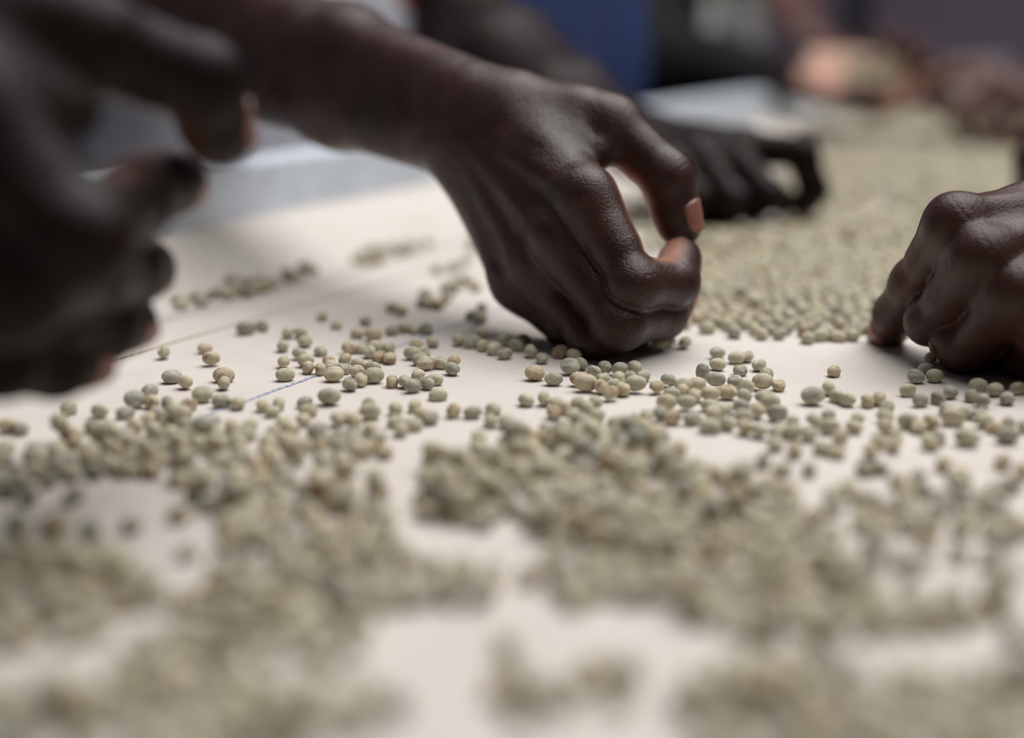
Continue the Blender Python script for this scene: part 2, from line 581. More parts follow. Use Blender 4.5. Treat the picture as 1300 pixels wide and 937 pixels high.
# canvas top: a shallow step at the side where the cloth turns up to the rail
prof = [(-0.074, 0.0225), (-0.066, 0.0205), (-0.05, 0.0150), (-0.03, 0.0085), (-0.014, 0.0035), (-0.004, 0.0008), (0.006, 0.0)]
side_cloth = sheet('side_cloth', [[(x, y, z + (0.0012 * math.sin(y * 17 + x * 40) if z > 0.002 and x > -0.07 else 0)) for x, z in prof] for y in ys(120)], M['canvas'], table, thick=0.002)
xs = [0.004 + (BELT_W - 0.004) * i / 40 for i in range(41)]
belt = sheet('canvas_top', [[(x, y, min(0, wob(x, y) - 0.0002) * (1 if 0.02 < x < BELT_W - .02 else 0)) for x in xs] for y in ys(150)], M['canvas'], table, thick=0.003)
def strip(name, x, w, y0, y1, mat, dash=None, z=0.0005, jit=0.0):
    V, F = [], []
    y = y0
    r = random.Random(7)
    while y < y1:
        l = dash[0] if dash else 0.02
        g = dash[1] if dash else 0.0
        a = len(V)
        j0 = r.uniform(-jit, jit)
        for yy in (y, y + l):
            for xx in (x - w / 2 + j0, x + w / 2 + j0):
                for zz in (-0.0012, z): V.append((xx, yy, zz))
        F += [(a + 1, a + 3, a + 7, a + 5), (a, a + 1, a + 5, a + 4), (a + 2, a + 6, a + 7, a + 3), (a, a + 2, a + 3, a + 1), (a + 4, a + 5, a + 7, a + 6)]
        y += l + g
    return link(name, mesh_from(name, V, F), mat, belt)
tag(strip('ink_line', 0.130, 0.0013, -0.9, 1.6, M['ink'], (0.0035, 0.0006), 0.0003, 0.0003), 'faint blue pen line ruled along the canvas')
tag(strip('seam', 0.042, 0.0007, -0.9, 2.0, M['stitch'], (0.004, 0.0012), 0.0004, 0.0002), 'thin brown stitched seam near the canvas edge', kind='stuff')
# steel side rails: upright face with a folded lip on top
def rail(x, sgn, z0, z1):
    p = [(0, z0), (0, z1 - 0.003), (-0.001, z1 - 0.0009), (-0.003, z1), (-0.028, z1), (-0.030, z1 - 0.001), (-0.030, z1 - 0.012), (-0.027, z1 - 0.012), (-0.027, z1 - 0.004), (-0.005, z1 - 0.004), (-0.004, z0)]
    n = len(p)
    V, F = [], []
    for y in (Y0, Y1): V += [(x + sgn * a, y, z) for a, z in p]
    for i in range(n):
        j = (i + 1) % n
        F.append((i, j, n + j, n + i) if sgn < 0 else (i, n + i, n + j, j))
    F += [tuple(range(n)), tuple(reversed(range(n, 2 * n)))]
    me = mesh_from('side_rail', V, F)
    bm = bmesh.new(); bm.from_mesh(me); bmesh.ops.recalc_face_normals(bm, faces=bm.faces[:]); bm.to_mesh(me); bm.free()
    return link('side_rail', me, M['steel'], table)
rail(-0.074, 1, -0.03, 0.0535)
rail(BELT_W + 0.0, -1, -0.03, 0.006)
link('deck', box_mesh('deck', BELT_W / 2 - 0.03, (Y0 + Y1) / 2, -0.021, BELT_W + 0.1, Y1 - Y0, 0.028), M['frame_paint'], table)
for y in (Y0 + 0.15, 0.65, Y1 - 0.15):
    for x in (-0.04, BELT_W - 0.06):
        link('leg', box_mesh('leg', x, y, (FLOOR_Z - 0.035) / 2, 0.05, 0.05, -FLOOR_Z - 0.035, 0.004), M['frame_paint'], table)

post = link('support_post', box_mesh('support_post', 0, 0, 0, 0.062, 0.062, 2.6, 0.006), M['post'])
pp = at(1087, 20, 3.6)
post.location = (pp.x, pp.y, FLOOR_Z + 1.3)
link('base_plate', box_mesh('base_plate', 0, 0, -1.294, 0.16, 0.16, 0.012, 0.002), M['post'], post)
tag(post, 'slim dark upright post standing before the mauve back wall', 'post')

# ------------------------------------------------------------------ people
SKIN = skin_material('deep_brown_skin', (0.039, 0.0160, 0.0130), (0.40, 0.20, 0.14), 0.37)
SKIN_B = skin_material('dark_brown_skin', (0.011, 0.0045, 0.0038), (0.12, 0.05, 0.034), 0.42, 1.0, 0.16)
SKIN_D = skin_material('warm_brown_skin', (0.048, 0.0195, 0.0150), (0.30, 0.12, 0.075), 0.38, 1.0, 0.28)
SKIN_E = skin_material('mid_brown_skin', (0.14, 0.075, 0.066), (0.45, 0.24, 0.17), 0.36)
SKIN_C = skin_material('dark_skin_pale_palm', (0.014, 0.007, 0.006), (0.46, 0.26, 0.195), 0.4)
NAIL = plain('fingernail', (0.27, 0.115, 0.09), 0.3, 0.12, 120, 0.05)

def print_material():
    t = NT('printed_white_shirt')
    o = t.obj()
    v = t.n('ShaderNodeTexVoronoi', Scale=17.0); t.l(o, v.inputs['Vector'])
    f = t.noise(9, 2, 0.5, o)
    spots = t.math('LESS_THAN', v.outputs['Distance'], 0.27)
    col = t.ramp(t.n('ShaderNodeSeparateColor').outputs[0], [(0, (0, 0, 0)), (1, (1, 1, 1))])
    sep = t.n('ShaderNodeSeparateColor'); t.l(v.outputs['Color'], sep.inputs[0])
    pc = t.ramp(sep.outputs[0], [(0.0, (0.01, 0.02, 0.05)), (0.45, (0.02, 0.04, 0.09)), (0.55, (0.34, 0.05, 0.055)), (0.78, (0.30, 0.04, 0.045)), (0.8, (0.66, 0.66, 0.70))], 'CONSTANT')
    base = t.mix(spots, (0.62, 0.62, 0.68), pc)
    return t.out(base, 0.85, t.bump(f, 0.2, 0.002))
M['shirt_a'] = print_material()
M['shirt_b'] = plain('royal_blue_cotton', (0.012, 0.030, 0.115), 0.85, 0.2, 40, 0.2)
M['shirt_c'] = plain('black_cotton', (0.0025, 0.0025, 0.0035), 0.95, 0.2, 40, 0.2)
M['shirt_h'] = plain('grey_white_cotton', (0.78, 0.78, 0.76), 0.9, 0.1, 30, 0.2)
M['shirt_d'] = plain('brown_cotton', (0.06, 0.035, 0.03), 0.9, 0.2, 40, 0.2)
M['shirt_f'] = plain('grey_cotton', (0.20, 0.20, 0.23), 0.9, 0.2, 40, 0.2)

POSE = {
    'A': dict(wrist=[-0.0188, 0.6426, 0.0889], R=[[0.4772, 0.4369, -0.7625], [-0.7, -0.3356, -0.6304], [-0.5313, 0.8346, 0.1457]],
           ang=[0.157, -0.311, 1.475, 0.817, 0.169, -0.182, 1.583, 0.4, 0.197, -0.142, 1.612, 0.4, 0.281, 0.022, 1.625, 0.4, 0.473, 0.39, -0.313, 0.522, 0.593], side=1, sc=0.96),
    'F': dict(wrist=[-0.171, 0.3391, 0.1438], R=[[0.5479, 0.8354, -0.0437], [0.0005, -0.0526, -0.9986], [-0.8365, 0.5472, -0.0292]],
           ang=[1.621, 0.058, -0.019, -0.175, 1.428, -0.305, -0.022, -0.008, 1.188, 0.144, -0.004, 0.175, 0.608, 0.371, 0.451, 0.218, 0.622, 0.681, -0.019, 0.082, 0.775], side=1, sc=1.0),
    'D': dict(wrist=[0.2469, 0.552, 0.0588], R=[[-0.9124, 0.3958, 0.1046], [-0.3507, -0.6241, -0.6982], [-0.2111, -0.6737, 0.7082]],
           ang=[1.519, -0.016, 0.05, 0.069, 1.453, 0.074, 1.3, 0.4, 1.399, 0.056, 1.431, 0.4, 1.712, -0.13, 1.3, 0.4, 0.115, 0.785, -0.75, 0.944, 0.354], side=-1, sc=0.88),
    'B': dict(wrist=[0.0803, 1.0135, 0.0529], R=[[0.6524, 0.7574, -0.0275], [-0.7521, 0.6425, -0.1465], [-0.0933, 0.1162, 0.9888]],
           ang=[-0.035, 0.139, 1.211, 0.923, 0.543, -0.042, 1.952, 0.523, 0.562, -0.124, 1.957, 0.52, 0.483, -0.145, 1.885, 0.504, 0.232, 0.222, -0.018, 0.123, 0.043], side=1, sc=1.0),
    'C': dict(wrist=[0.3224, 1.6302, 0.0691], R=[[0.9594, -0.2744, 0.0652], [-0.2412, -0.6781, 0.6943], [-0.1463, -0.6818, -0.7167]],
           ang=[0.545, 0.074, 0.515, 0.3, 0.528, 0.02, 0.875, 0.333, 0.499, -0.059, 1.24, 0.365, 0.504, -0.173, 1.619, 0.403, 0.699, 0.428, -0.066, 0.334, 0.379], side=1, sc=1.0),
    'E': dict(wrist=[0.5772, 1.5401, 0.0471], R=[[-0.8685, 0.3772, 0.3217], [-0.4294, -0.8966, -0.108], [0.2477, -0.2319, 0.9407]],
           ang=[0.215, 0.036, 1.439, 0.55, 0.896, -0.007, 1.3, 0.5, 1.173, -0.083, 1.4, 0.5, 1.443, -0.122, 1.4, 0.5, 0.551, 0.33, -0.091, 0.258, 0.321], side=-1, sc=1.0),
    'X': dict(wrist=[0.4369, 0.9039, 0.0505], R=[[-0.8968, 0.3233, 0.302], [-0.4338, -0.7762, -0.4575], [0.0865, -0.5413, 0.8364]],
           ang=[0.42, 0.046, 0.426, 0.195, 0.314, 0.143, 1.749, 0.448, 0.7, -0.08, 1.4, 0.4, 0.7, -0.15, 1.4, 0.4, 0.227, 0.491, -0.101, 0.481, 0.347], side=1, sc=1.0),
    'H': dict(wrist=[0.4845, 2.3612, 0.0985], R=[[0.8899, 0.181, 0.4186], [0.0207, 0.9009, -0.4336], [-0.4556, 0.3946, 0.798]],
           ang=[0.409, 0.052, 1.052, 0.502, 0.9, 0.0, 1.3, 0.5, 1.0, -0.08, 1.4, 0.5, 1.1, -0.12, 1.4, 0.5, 0.508, 0.789, -0.002, 0.395, 0.401], side=1, sc=1.0),
}


def torso(shoulder, facing, arm_side, elbow, sleeve_to, low=FLOOR_Z + 0.42, sr=0.062, wide=0.17, deep=0.105):
    """cloth prims: trunk, both shoulders, a short sleeve over the working arm"""
    f = Vector((facing[0], facing[1], 0)).normalized()
    right = Vector((f.y, -f.x, 0))
    sh = Vector(shoulder)
    c = sh - right * arm_side * (wide + 0.01)
    pr = []
    for k in (-1, 0, 1):
        b = Vector((c.x, c.y, low)) + right * k * 0.085
        tpos = Vector((c.x, c.y, sh.z - 0.06)) + right * k * 0.095
        pr.append((b, tpos, deep * 1.02, deep))
    pr.append((c - right * (wide - 0.01) + Vector((0, 0, sh.z - c.z)), c + right * (wide - 0.01) + Vector((0, 0, sh.z - c.z)), 0.062, 0.062))
    pr.append((sh, sh + (Vector(elbow) - sh) * sleeve_to, sr, sr * 0.93))
    o = sh - right * arm_side * (2 * wide + 0.02)
    pr.append((o, o + Vector((0, 0, -0.26)) + right * -arm_side * 0.02, sr, sr * 0.95))
    return pr, c

def person(key, label, skin, shirt, elbow, shoulder, facing, sleeve_to=0.75, arm_side=1, vox=1.2, shirt_vox=9.0, shift=(0, 0, 0), nails=True, group=None, fore=0.0, **kw):
    p = POSE[key]
    w = Vector(p['wrist']) + Vector(shift)
    root = empty('person', (w.x, w.y, 0))
    tag(root, label, 'person', group)
    inv = Matrix.Translation((-w.x, -w.y, 0))
    body, D = build_arm('body', root, skin, NAIL, list(w), p['R'], p['ang'], list(elbow), list(Vector(elbow).lerp(Vector(shoulder), 0.4)), p['side'], p.get('sc', 1.0), vox, nails=nails, **kw)
    body.matrix_parent_inverse = inv
    if shirt is not None:
        pr, c = torso(shoulder, facing, arm_side, elbow, sleeve_to)
        if fore: pr.append((Vector(elbow), Vector(elbow).lerp(w, fore), 0.049, 0.037))
        print('TORSO', key, [round(v, 3) for v in belt_xy(c)])
        s = build_cloth('shirt', root, shirt, pr, 40.0, shirt_vox)
        s.matrix_parent_inverse = inv
    return root, D

FACE_L = (E2.x, E2.y)          # people on the far side of the rail face across the belt
FACE_R = (-E2.x, -E2.y)
eA = at(205, 15, 0.83)
person('A', 'person in white printed shirt, sharp right hand pinching a bean off the canvas', SKIN, M['shirt_a'],
       eA, (-0.314, 1.02, 0.37), FACE_L, 0.78, 1, 1.0)
eB = at(590, 30, 1.19)
person('B', 'person in a blue shirt, blurred hand picking beans just behind the sharp hand', SKIN_B, M['shirt_b'],
       eB, (-0.094, 1.34, 0.38), FACE_L, 0.7, 1, 1.6)
eC = at(820, 84, 1.78)
person('C', 'person in black sleeves, palm turned up and heaped with beans at the far end', SKIN_C, M['shirt_c'],
       eC, (0.046, 1.94, 0.37), FACE_L, 1.0, 1, 2.0, fore=0.8)
eH = at(985, -20, 2.46)
person('H', 'person in a greyish white shirt, farthest bare forearm behind the black sleeve', SKIN_E, M['shirt_h'],
       eH, (0.233, 2.54, 0.36), FACE_L, 0.7, 1, 2.4, nails=False)
wE = Vector(POSE['E']['wrist'])
eE = wE + E2 * 0.245 + Vector((0, 0, 0.025)) - E1 * 0.03
person('E', 'person reaching in from the right with pale lit knuckles beside the cupped hand', SKIN_E, M['shirt_d'],
       eE, eE + E2 * 0.27 + Vector((0, 0, 0.20)) + E1 * 0.04, FACE_R, 0.7, -1, 2.0)
wD = Vector(POSE['D']['wrist'])
eD = wD + E2 * 0.225 + Vector((0, 0, 0.085)) - E1 * 0.06
D_root, _ = person('D', 'person at right edge, fist on the canvas with index finger pointing down', SKIN_D, M['shirt_d'],
       eD, eD + E2 * 0.20 + Vector((0, 0, 0.22)) + E1 * 0.05, FACE_R, 0.7, -1, 1.0)
wX = Vector(POSE['X']['wrist'])
eX = wX + E2 * 0.235 + Vector((0, 0, 0.06))
person('X', 'person cut off by the right edge, only a brown finger showing above the fist', SKIN_D, M['shirt_f'],
       eX, eX + E2 * 0.22 + Vector((0, 0, 0.22)) + E1 * 0.30, FACE_R, 0.7, 1, 1.6)
wF = Vector(POSE['F']['wrist'])
eF = wF - E2 * 0.215 + Vector((0, 0, 0.07)) + E1 * 0.08
person('F', 'person in the left foreground, large dark blurred hand hovering over the beans', SKIN_B, M['shirt_f'],
       eF, eF - E2 * 0.22 + Vector((0, 0, 0.22)) - E1 * 0.16, FACE_L, 0.7, 1, 1.3)

# ------------------------------------------------------------------ coffee beans
def bean_material():
    t = NT('green_coffee_bean')
    o = t.obj()
    rnd = t.n('ShaderNodeObjectInfo').outputs['Random']
    tone = t.n('ShaderNodeAttribute', attribute_name='tone').outputs['Fac']
    vec = t.n('ShaderNodeVectorMath', operation='ADD')
    cmb = t.n('ShaderNodeCombineXYZ')
    t.l(t.math('MULTIPLY', rnd, 7.0), cmb.inputs[0]); t.l(t.math('MULTIPLY', tone, 3.0), cmb.inputs[1])
    t.l(o, vec.inputs[0]); t.l(cmb.outputs[0], vec.inputs[1])
    v = vec.outputs[0]
    tn = t.math('ADD', t.math('ADD', tone, t.math('MULTIPLY', t.math('SUBTRACT', rnd, 0.5), 0.12)), t.math('MULTIPLY', t.math('SUBTRACT', t.noise(240, 3, 0.55, v), 0.5), 0.9))
    base = t.ramp(tn, [(0.0, (0.22, 0.20, 0.13)), (0.25, (0.38, 0.375, 0.315)), (0.5, (0.50, 0.475, 0.345)), (0.72, (0.60, 0.55, 0.39)), (0.9, (0.54, 0.43, 0.28)), (1.0, (0.32, 0.20, 0.11))])
    skin = t.ramp(t.noise(330, 4, 0.6, v), [(0.50, (0, 0, 0)), (0.62, (1, 1, 1))])
    base = t.mix(t.math('MULTIPLY', skin, 0.55), base, (0.72, 0.65, 0.50))
    fine = t.noise(1500, 3, 0.6, v)
    base = t.mix(t.math('MULTIPLY', fine, 0.25), base, (0.30, 0.25, 0.17))
    b = t.bump(t.noise(620, 4, 0.65, v), 0.75, 0.0009)
    return t.out(base, 0.62, b, spec=0.3)
BEAN = bean_material()

def bean_template(nu, nv, groove=0.16, twist=0.0, bump=0.03, seed=0):
    """unit bean: long axis x, length 1; a slit runs along +z"""
    r = random.Random(seed)
    ph = [r.uniform(0, 6.28) for _ in range(4)]
    V, F = [], []
    for i in range(nu + 1):
        th = math.pi * i / nu
        for j in range(nv):
            a = 2 * math.pi * j / nv
            x = -math.cos(th); s = math.sin(th) ** 0.9
            y = math.cos(a) * s; z = math.sin(a) * s
            k = 1 + bump * (math.sin(3 * a + ph[0] + 2 * x) + math.sin(2 * a + ph[1] - 3 * x))
            px, py, pz = 0.5 * x, 0.40 * y * k, 0.37 * z * k
            d = abs(py - twist * math.sin(4 * x)) / 0.085
            if z > 0: pz -= groove * math.exp(-d * d) * s
            V.append((px, py, pz))
            if i in (0, nu): break
    def idx(i, j):
        if i == 0: return 0
        if i == nu: return 1 + (nu - 1) * nv
        return 1 + (i - 1) * nv + j % nv
    for i in range(nu):
        for j in range(nv):
            if i == 0: F.append((idx(0, 0), idx(1, j + 1), idx(1, j)))
            elif i == nu - 1: F.append((idx(i, j), idx(i, j + 1), idx(nu, 0)))
            else: F.append((idx(i, j), idx(i, j + 1), idx(i + 1, j + 1), idx(i + 1, j)))
    return V, F

TONE = {'d': 0.12, 'b': 0.27, 'g': 0.52, 'p': 0.70, 't': 0.86}
TONE_WORD = {'d': 'dark olive', 'b': 'blue-grey', 'g': 'grey-green', 'p': 'pale yellowish', 't': 'tan'}
bean_meshes = {}
def bean_mesh(tone, var):
    if (tone, var) not in bean_meshes:
        V, F = bean_template(14, 18, (0.13, 0.16, 0.07)[var], (0.0, 0.02, 0.03)[var], 0.022, var + 5)
        me = mesh_from('coffee_bean', [(x * 0.008, y * 0.008, z * 0.008) for x, y, z in V], F, True)
        me.materials.append(BEAN)
        a = me.attributes.new('tone', 'FLOAT', 'POINT')
        a.data.foreach_set('value', [TONE[tone]] * len(V))
        bean_meshes[(tone, var)] = me
    return bean_meshes[(tone, var)]

# beans that can be told apart in the photo: centre x, centre y, width (px of the photo) and tone
BEANS = """
208,445,17,g 260,438,19,t 268,454,23,t 218,475,26,b 235,483,20,p 284,474,28,t 284,484,18,g 312,416,26,b 333,412,18,g 359,437,16,g
360,457,16,t 362,473,25,g 366,421,16,g 381,421,18,g 387,432,19,g 380,447,19,g 388,456,22,p 392,464,17,t 257,500,27,g 281,507,25,b
302,509,19,p 190,495,22,b 195,508,20,t 209,508,17,b 231,523,26,t 239,511,24,t 333,512,17,t 354,510,15,g 346,518,20,g 387,507,22,b
391,518,25,g 385,529,18,p 409,399,15,g 427,409,14,g 464,405,16,b 407,442,17,b 498,389,18,g 510,393,16,t 498,417,19,b 515,414,16,g
525,415,16,g 539,416,19,b 549,432,15,g 582,430,13,g 453,421,18,t 474,425,24,t 445,440,19,t 458,439,15,g 475,438,22,g 494,437,16,g
481,450,19,t 495,452,17,t 469,445,14,g 529,437,19,t 525,447,23,g 537,445,18,g 533,454,22,b 540,460,24,t 559,458,21,g 576,457,18,t
574,466,20,b 500,481,12,t 512,482,17,b 524,488,22,b 531,474,19,p 542,484,20,b 552,478,22,g 556,497,25,g 417,454,15,t 438,454,14,t
407,465,16,t 420,463,20,g 424,474,26,p 435,464,16,b 455,460,20,g 473,464,21,b 453,469,20,t 475,476,26,g 444,486,20,b 458,480,17,p
418,504,30,b 468,512,13,b 470,522,28,g 502,516,18,g 527,512,20,p 535,521,20,p 546,528,23,b 576,519,20,t 600,520,25,b 626,514,20,g
623,531,18,g 641,532,19,p 668,504,20,g 665,543,20,g 679,472,26,t 703,478,24,b 724,465,26,b 641,446,20,b 674,444,16,g 688,451,17,b
729,449,20,g 737,459,18,b 768,464,19,b 787,466,21,b 754,470,20,g 735,479,24,t 745,486,30,p 766,477,18,g 786,478,15,p 762,488,12,t
775,497,22,t 779,486,20,b 791,491,16,t 694,504,16,p 704,506,15,g 703,520,20,t 717,514,14,t 734,509,20,g 756,509,17,b 728,524,20,g
745,515,16,g 741,529,16,b 758,525,22,p 717,539,18,t 693,544,17,b 870,433,17,g 838,435,22,p 850,431,16,g 911,445,20,b 911,459,21,p
935,451,22,p 949,449,16,g 940,465,18,b 964,460,18,g 892,471,15,b 973,473,13,b 989,484,15,t 909,481,25,b 934,482,22,b 968,484,27,t
948,489,21,p 882,485,26,p 869,487,22,g 849,480,21,b 834,488,20,t 807,487,28,g 806,464,14,g 817,473,19,b 800,475,16,b 924,495,25,t
867,494,18,t 853,498,24,g 884,498,18,p 900,498,25,p 945,501,19,b 971,501,26,g 846,509,26,p 872,509,25,g 900,510,22,g 905,520,22,p
921,515,20,g 941,514,22,b 962,519,16,p 978,509,26,g 987,523,27,b 853,527,25,t 879,527,24,b 944,526,26,g 923,534,21,g 901,537,29,g
945,540,16,t 963,544,22,p 984,548,20,g 997,542,18,g 806,533,17,t 818,538,18,p 812,552,18,g 838,552,25,b 821,526,20,g 838,523,18,b
1059,467,18,t 1032,502,31,b 1052,490,15,p 1062,499,20,g 1076,504,21,p 1102,505,20,t 1115,503,15,p 1126,514,20,b 1163,476,22,b 1187,475,22,g
1176,464,20,b 1182,452,11,g 1153,492,21,g 1169,505,22,d 1191,502,21,d 1124,526,22,p 1124,539,22,t 1137,550,19,g 1135,563,20,t 1153,533,27,b
1182,534,22,t 1166,538,16,p 1084,538,22,p 1089,530,18,g 1007,532,14,b 1004,544,22,g 985,560,20,g 1033,531,18,g 1052,525,20,b 1053,539,28,g
1026,548,22,g 1067,552,22,t 1045,565,22,g 1059,569,26,p 1106,570,19,t 1115,558,17,g 1181,560,24,p 1192,553,20,b 1207,495,16,b 1242,487,24,p
1234,499,16,d 1247,506,22,d 1263,493,22,g 1279,503,17,d 1292,490,20,t 1202,516,21,b 1225,520,23,d 1243,523,16,b 1250,532,23,g 1264,539,24,t
1284,536,16,b 1279,552,31,b 1298,537,18,p 1210,529,31,p 1228,555,33,g 87,515,22,g 171,507,28,b 126,519,22,g 159,520,24,b 187,529,20,t
200,521,17,b 118,538,23,d 138,538,20,g 160,550,24,g 171,537,22,p 10,538,26,t 26,540,18,b 7,562,20,g 43,567,18,d 73,564,18,g
95,557,22,t 113,571,30,g 145,567,22,t 192,573,24,b 61,605,20,d 258,537,17,b 270,533,18,b 275,545,19,p 294,539,19,t 317,538,22,g
347,547,20,g 371,545,22,t 359,533,16,p 402,543,28,b 238,538,20,b 440,526,24,g 429,530,16,t 523,536,28,g 502,531,22,g 509,543,18,p
470,542,16,t 450,533,18,t 410,556,26,b 427,552,22,b 450,548,24,b 479,555,25,b 488,570,22,t 456,571,33,p 431,565,26,g 407,566,20,t
547,576,19,t 568,575,20,t 586,576,20,g 571,601,24,g 593,603,22,d 612,600,22,g 608,554,20,p
94,627,28,d 115,671,28,d 167,663,28,b 238,696,30,b 190,731,32,b 262,763,36,g 227,650,30,t 8,619,28,d 36,627,28,d 510,697,30,b
551,713,30,g 588,710,30,g 514,726,30,b 538,645,26,t 673,726,32,t 644,816,36,g 927,606,24,t 1020,675,28,b 1076,617,24,t 1098,592,24,d
1118,590,24,b 1140,608,24,t 1166,601,24,b 1217,611,34,g 1220,597,20,t 1198,587,22,t 1273,584,22,t 1284,612,26,d 1298,595,20,t 1156,649,28,b
1178,678,30,t 1143,704,28,b 1172,707,28,b 1153,729,28,b 1217,699,30,g 1257,704,30,b 1281,680,28,b 1274,649,28,b 1034,652,26,t 1098,649,28,t
1057,640,26,b 1121,672,28,g 1244,771,36,t 1290,800,36,b 948,592,24,t 969,582,22,b 993,592,26,g 1009,569,20,t 1028,592,22,b 975,612,24,t 999,620,30,t
"""
def region_of(px, py, bx):
    if py >= 572:
        return 'blurred in the ' + ('left' if px < 360 else 'middle' if px < 780 else 'right') + ' foreground'
    if bx < 0.127: return 'between brown seam and blue line'
    if px < 330: return 'below the left foreground hand'
    if 630 <= px < 830 and py < 500: return 'under the pinching hand'
    if px < 570: return 'scattered just before the blue line'
    if px < 795: return 'in front of the pinching hand'
    if px < 1003: return 'heaped right of the pinching hand'
    if px < 1142: return 'between pinching hand and pointing fist'
    return 'in front of the pointing fist'

R = random.Random(11)
BL = []
for tok in BEANS.split():
    px, py, w, tone = tok.split(',')
    BL.append([float(px), float(py), float(w), tone])
pos, rad, spec = [], [], []
for px, py, w, tone in BL:
    z = 0.0029
    p = ground(px, py, z)
    t = p.y * math.cos(PITCH) + (CAM_H - p.z) * math.sin(PITCH)
    wm = w * t / FPX                                   # apparent width in metres
    ln = min(max(wm, 0.0068), 0.0092) * (1.0 if wm > 0.0062 else 0.98)
    # yaw so that the outline shows about that width
    wd = ln * 0.80
    c2 = (min(max(wm, wd), ln) ** 2 - wd ** 2) / (ln ** 2 - wd ** 2)
    yaw = math.acos(math.sqrt(max(0, min(1, c2)))) * R.choice((-1, 1)) - math.atan2(p.x, p.y) + R.uniform(-.12, .12)
    pos.append([p.x, p.y]); rad.append(ln * 0.40)
    spec.append((ln, yaw, tone))
pos = np.array(pos); rad = np.array(rad)
pos0 = pos.copy()
for it in range(60):                                   # settle touching beans side by side
    d = pos[:, None] - pos[None]
    L = np.sqrt((d ** 2).sum(-1)) + np.eye(len(pos)) + 1e-9
    ov = np.maximum(0, (rad[:, None] + rad[None]) * 1.02 - L)
    ov[np.arange(len(pos)), np.arange(len(pos))] = 0
    pos += 0.5 * (d / L[..., None] * ov[..., None]).sum(1) * 0.5
    pos += (pos0 - pos) * 0.01
mark = {}
items = []
for k, ((px, py, w, tone), (ln, yaw, _)) in enumerate(zip(BL, spec)):
    p = Vector((pos[k][0], pos[k][1], 0))
    key = (region_of(px, py, belt_xy(p)[0]), tone)
    mark.setdefault(key, []).append((px, k))
ORD = ['first', 'second', 'third', 'fourth', 'fifth', 'sixth', 'seventh', 'eighth', 'ninth', 'tenth', 'eleventh', 'twelfth', 'thirteenth', 'fourteenth', 'fifteenth',
       'sixteenth', 'seventeenth', 'eighteenth', 'nineteenth', 'twentieth'] + ['%s-%s' % (a, b) for a in ('twenty', 'thirty', 'forty') for b in ('first', 'second', 'third', 'fourth', 'fifth', 'sixth', 'seventh', 'eighth', 'ninth', 'last')]
blabel = {}
for (reg, tone), lst in mark.items():
    lst.sort()
    for i, (_, k) in enumerate(lst):
        if len(lst) == 1: s = 'only %s coffee bean %s' % (TONE_WORD[tone], reg)
        elif len(lst) == 2: s = '%s of two %s coffee beans %s' % (('left', 'right')[i], TONE_WORD[tone], reg)
        elif i == 0: s = 'leftmost of the %s coffee beans %s' % (TONE_WORD[tone], reg)
        elif i == len(lst) - 1: s = 'rightmost of the %s coffee beans %s' % (TONE_WORD[tone], reg)
        else: s = '%s from left of the %s coffee beans %s' % (ORD[i], TONE_WORD[tone], reg)
        blabel[k] = (s, 'coffee beans ' + reg)
for k, (ln, yaw, tone) in enumerate(spec):
    var = R.choice((0, 1, 2))
    o = bpy.data.objects.new('coffee_bean', bean_mesh(tone, var))
    roll = R.choice((R.uniform(-0.9, 0.9), R.uniform(-0.9, 0.9) + math.pi, R.uniform(1.0, 2.1)))
    s = ln / 0.008
    if abs(BL[k][0] - 892) < 1 and BL[k][3] == 'b':
        o.rotation_euler = (0.2, math.radians(82), yaw); h = 0.0046 * s       # the bean that stands on end
    else:
        o.rotation_euler = (roll, R.uniform(-.12, .12), yaw)
        h = 0.008 * s * (0.365 * abs(math.cos(roll)) + 0.40 * abs(math.sin(roll))) * 0.99
    o.location = (pos[k][0], pos[k][1], h - 0.0010)
    o.scale = (s, s * R.uniform(.93, 1.07), s * R.uniform(.93, 1.07))
    COL.objects.link(o)
    tag(o, blabel[k][0], 'coffee bean', blabel[k][1])

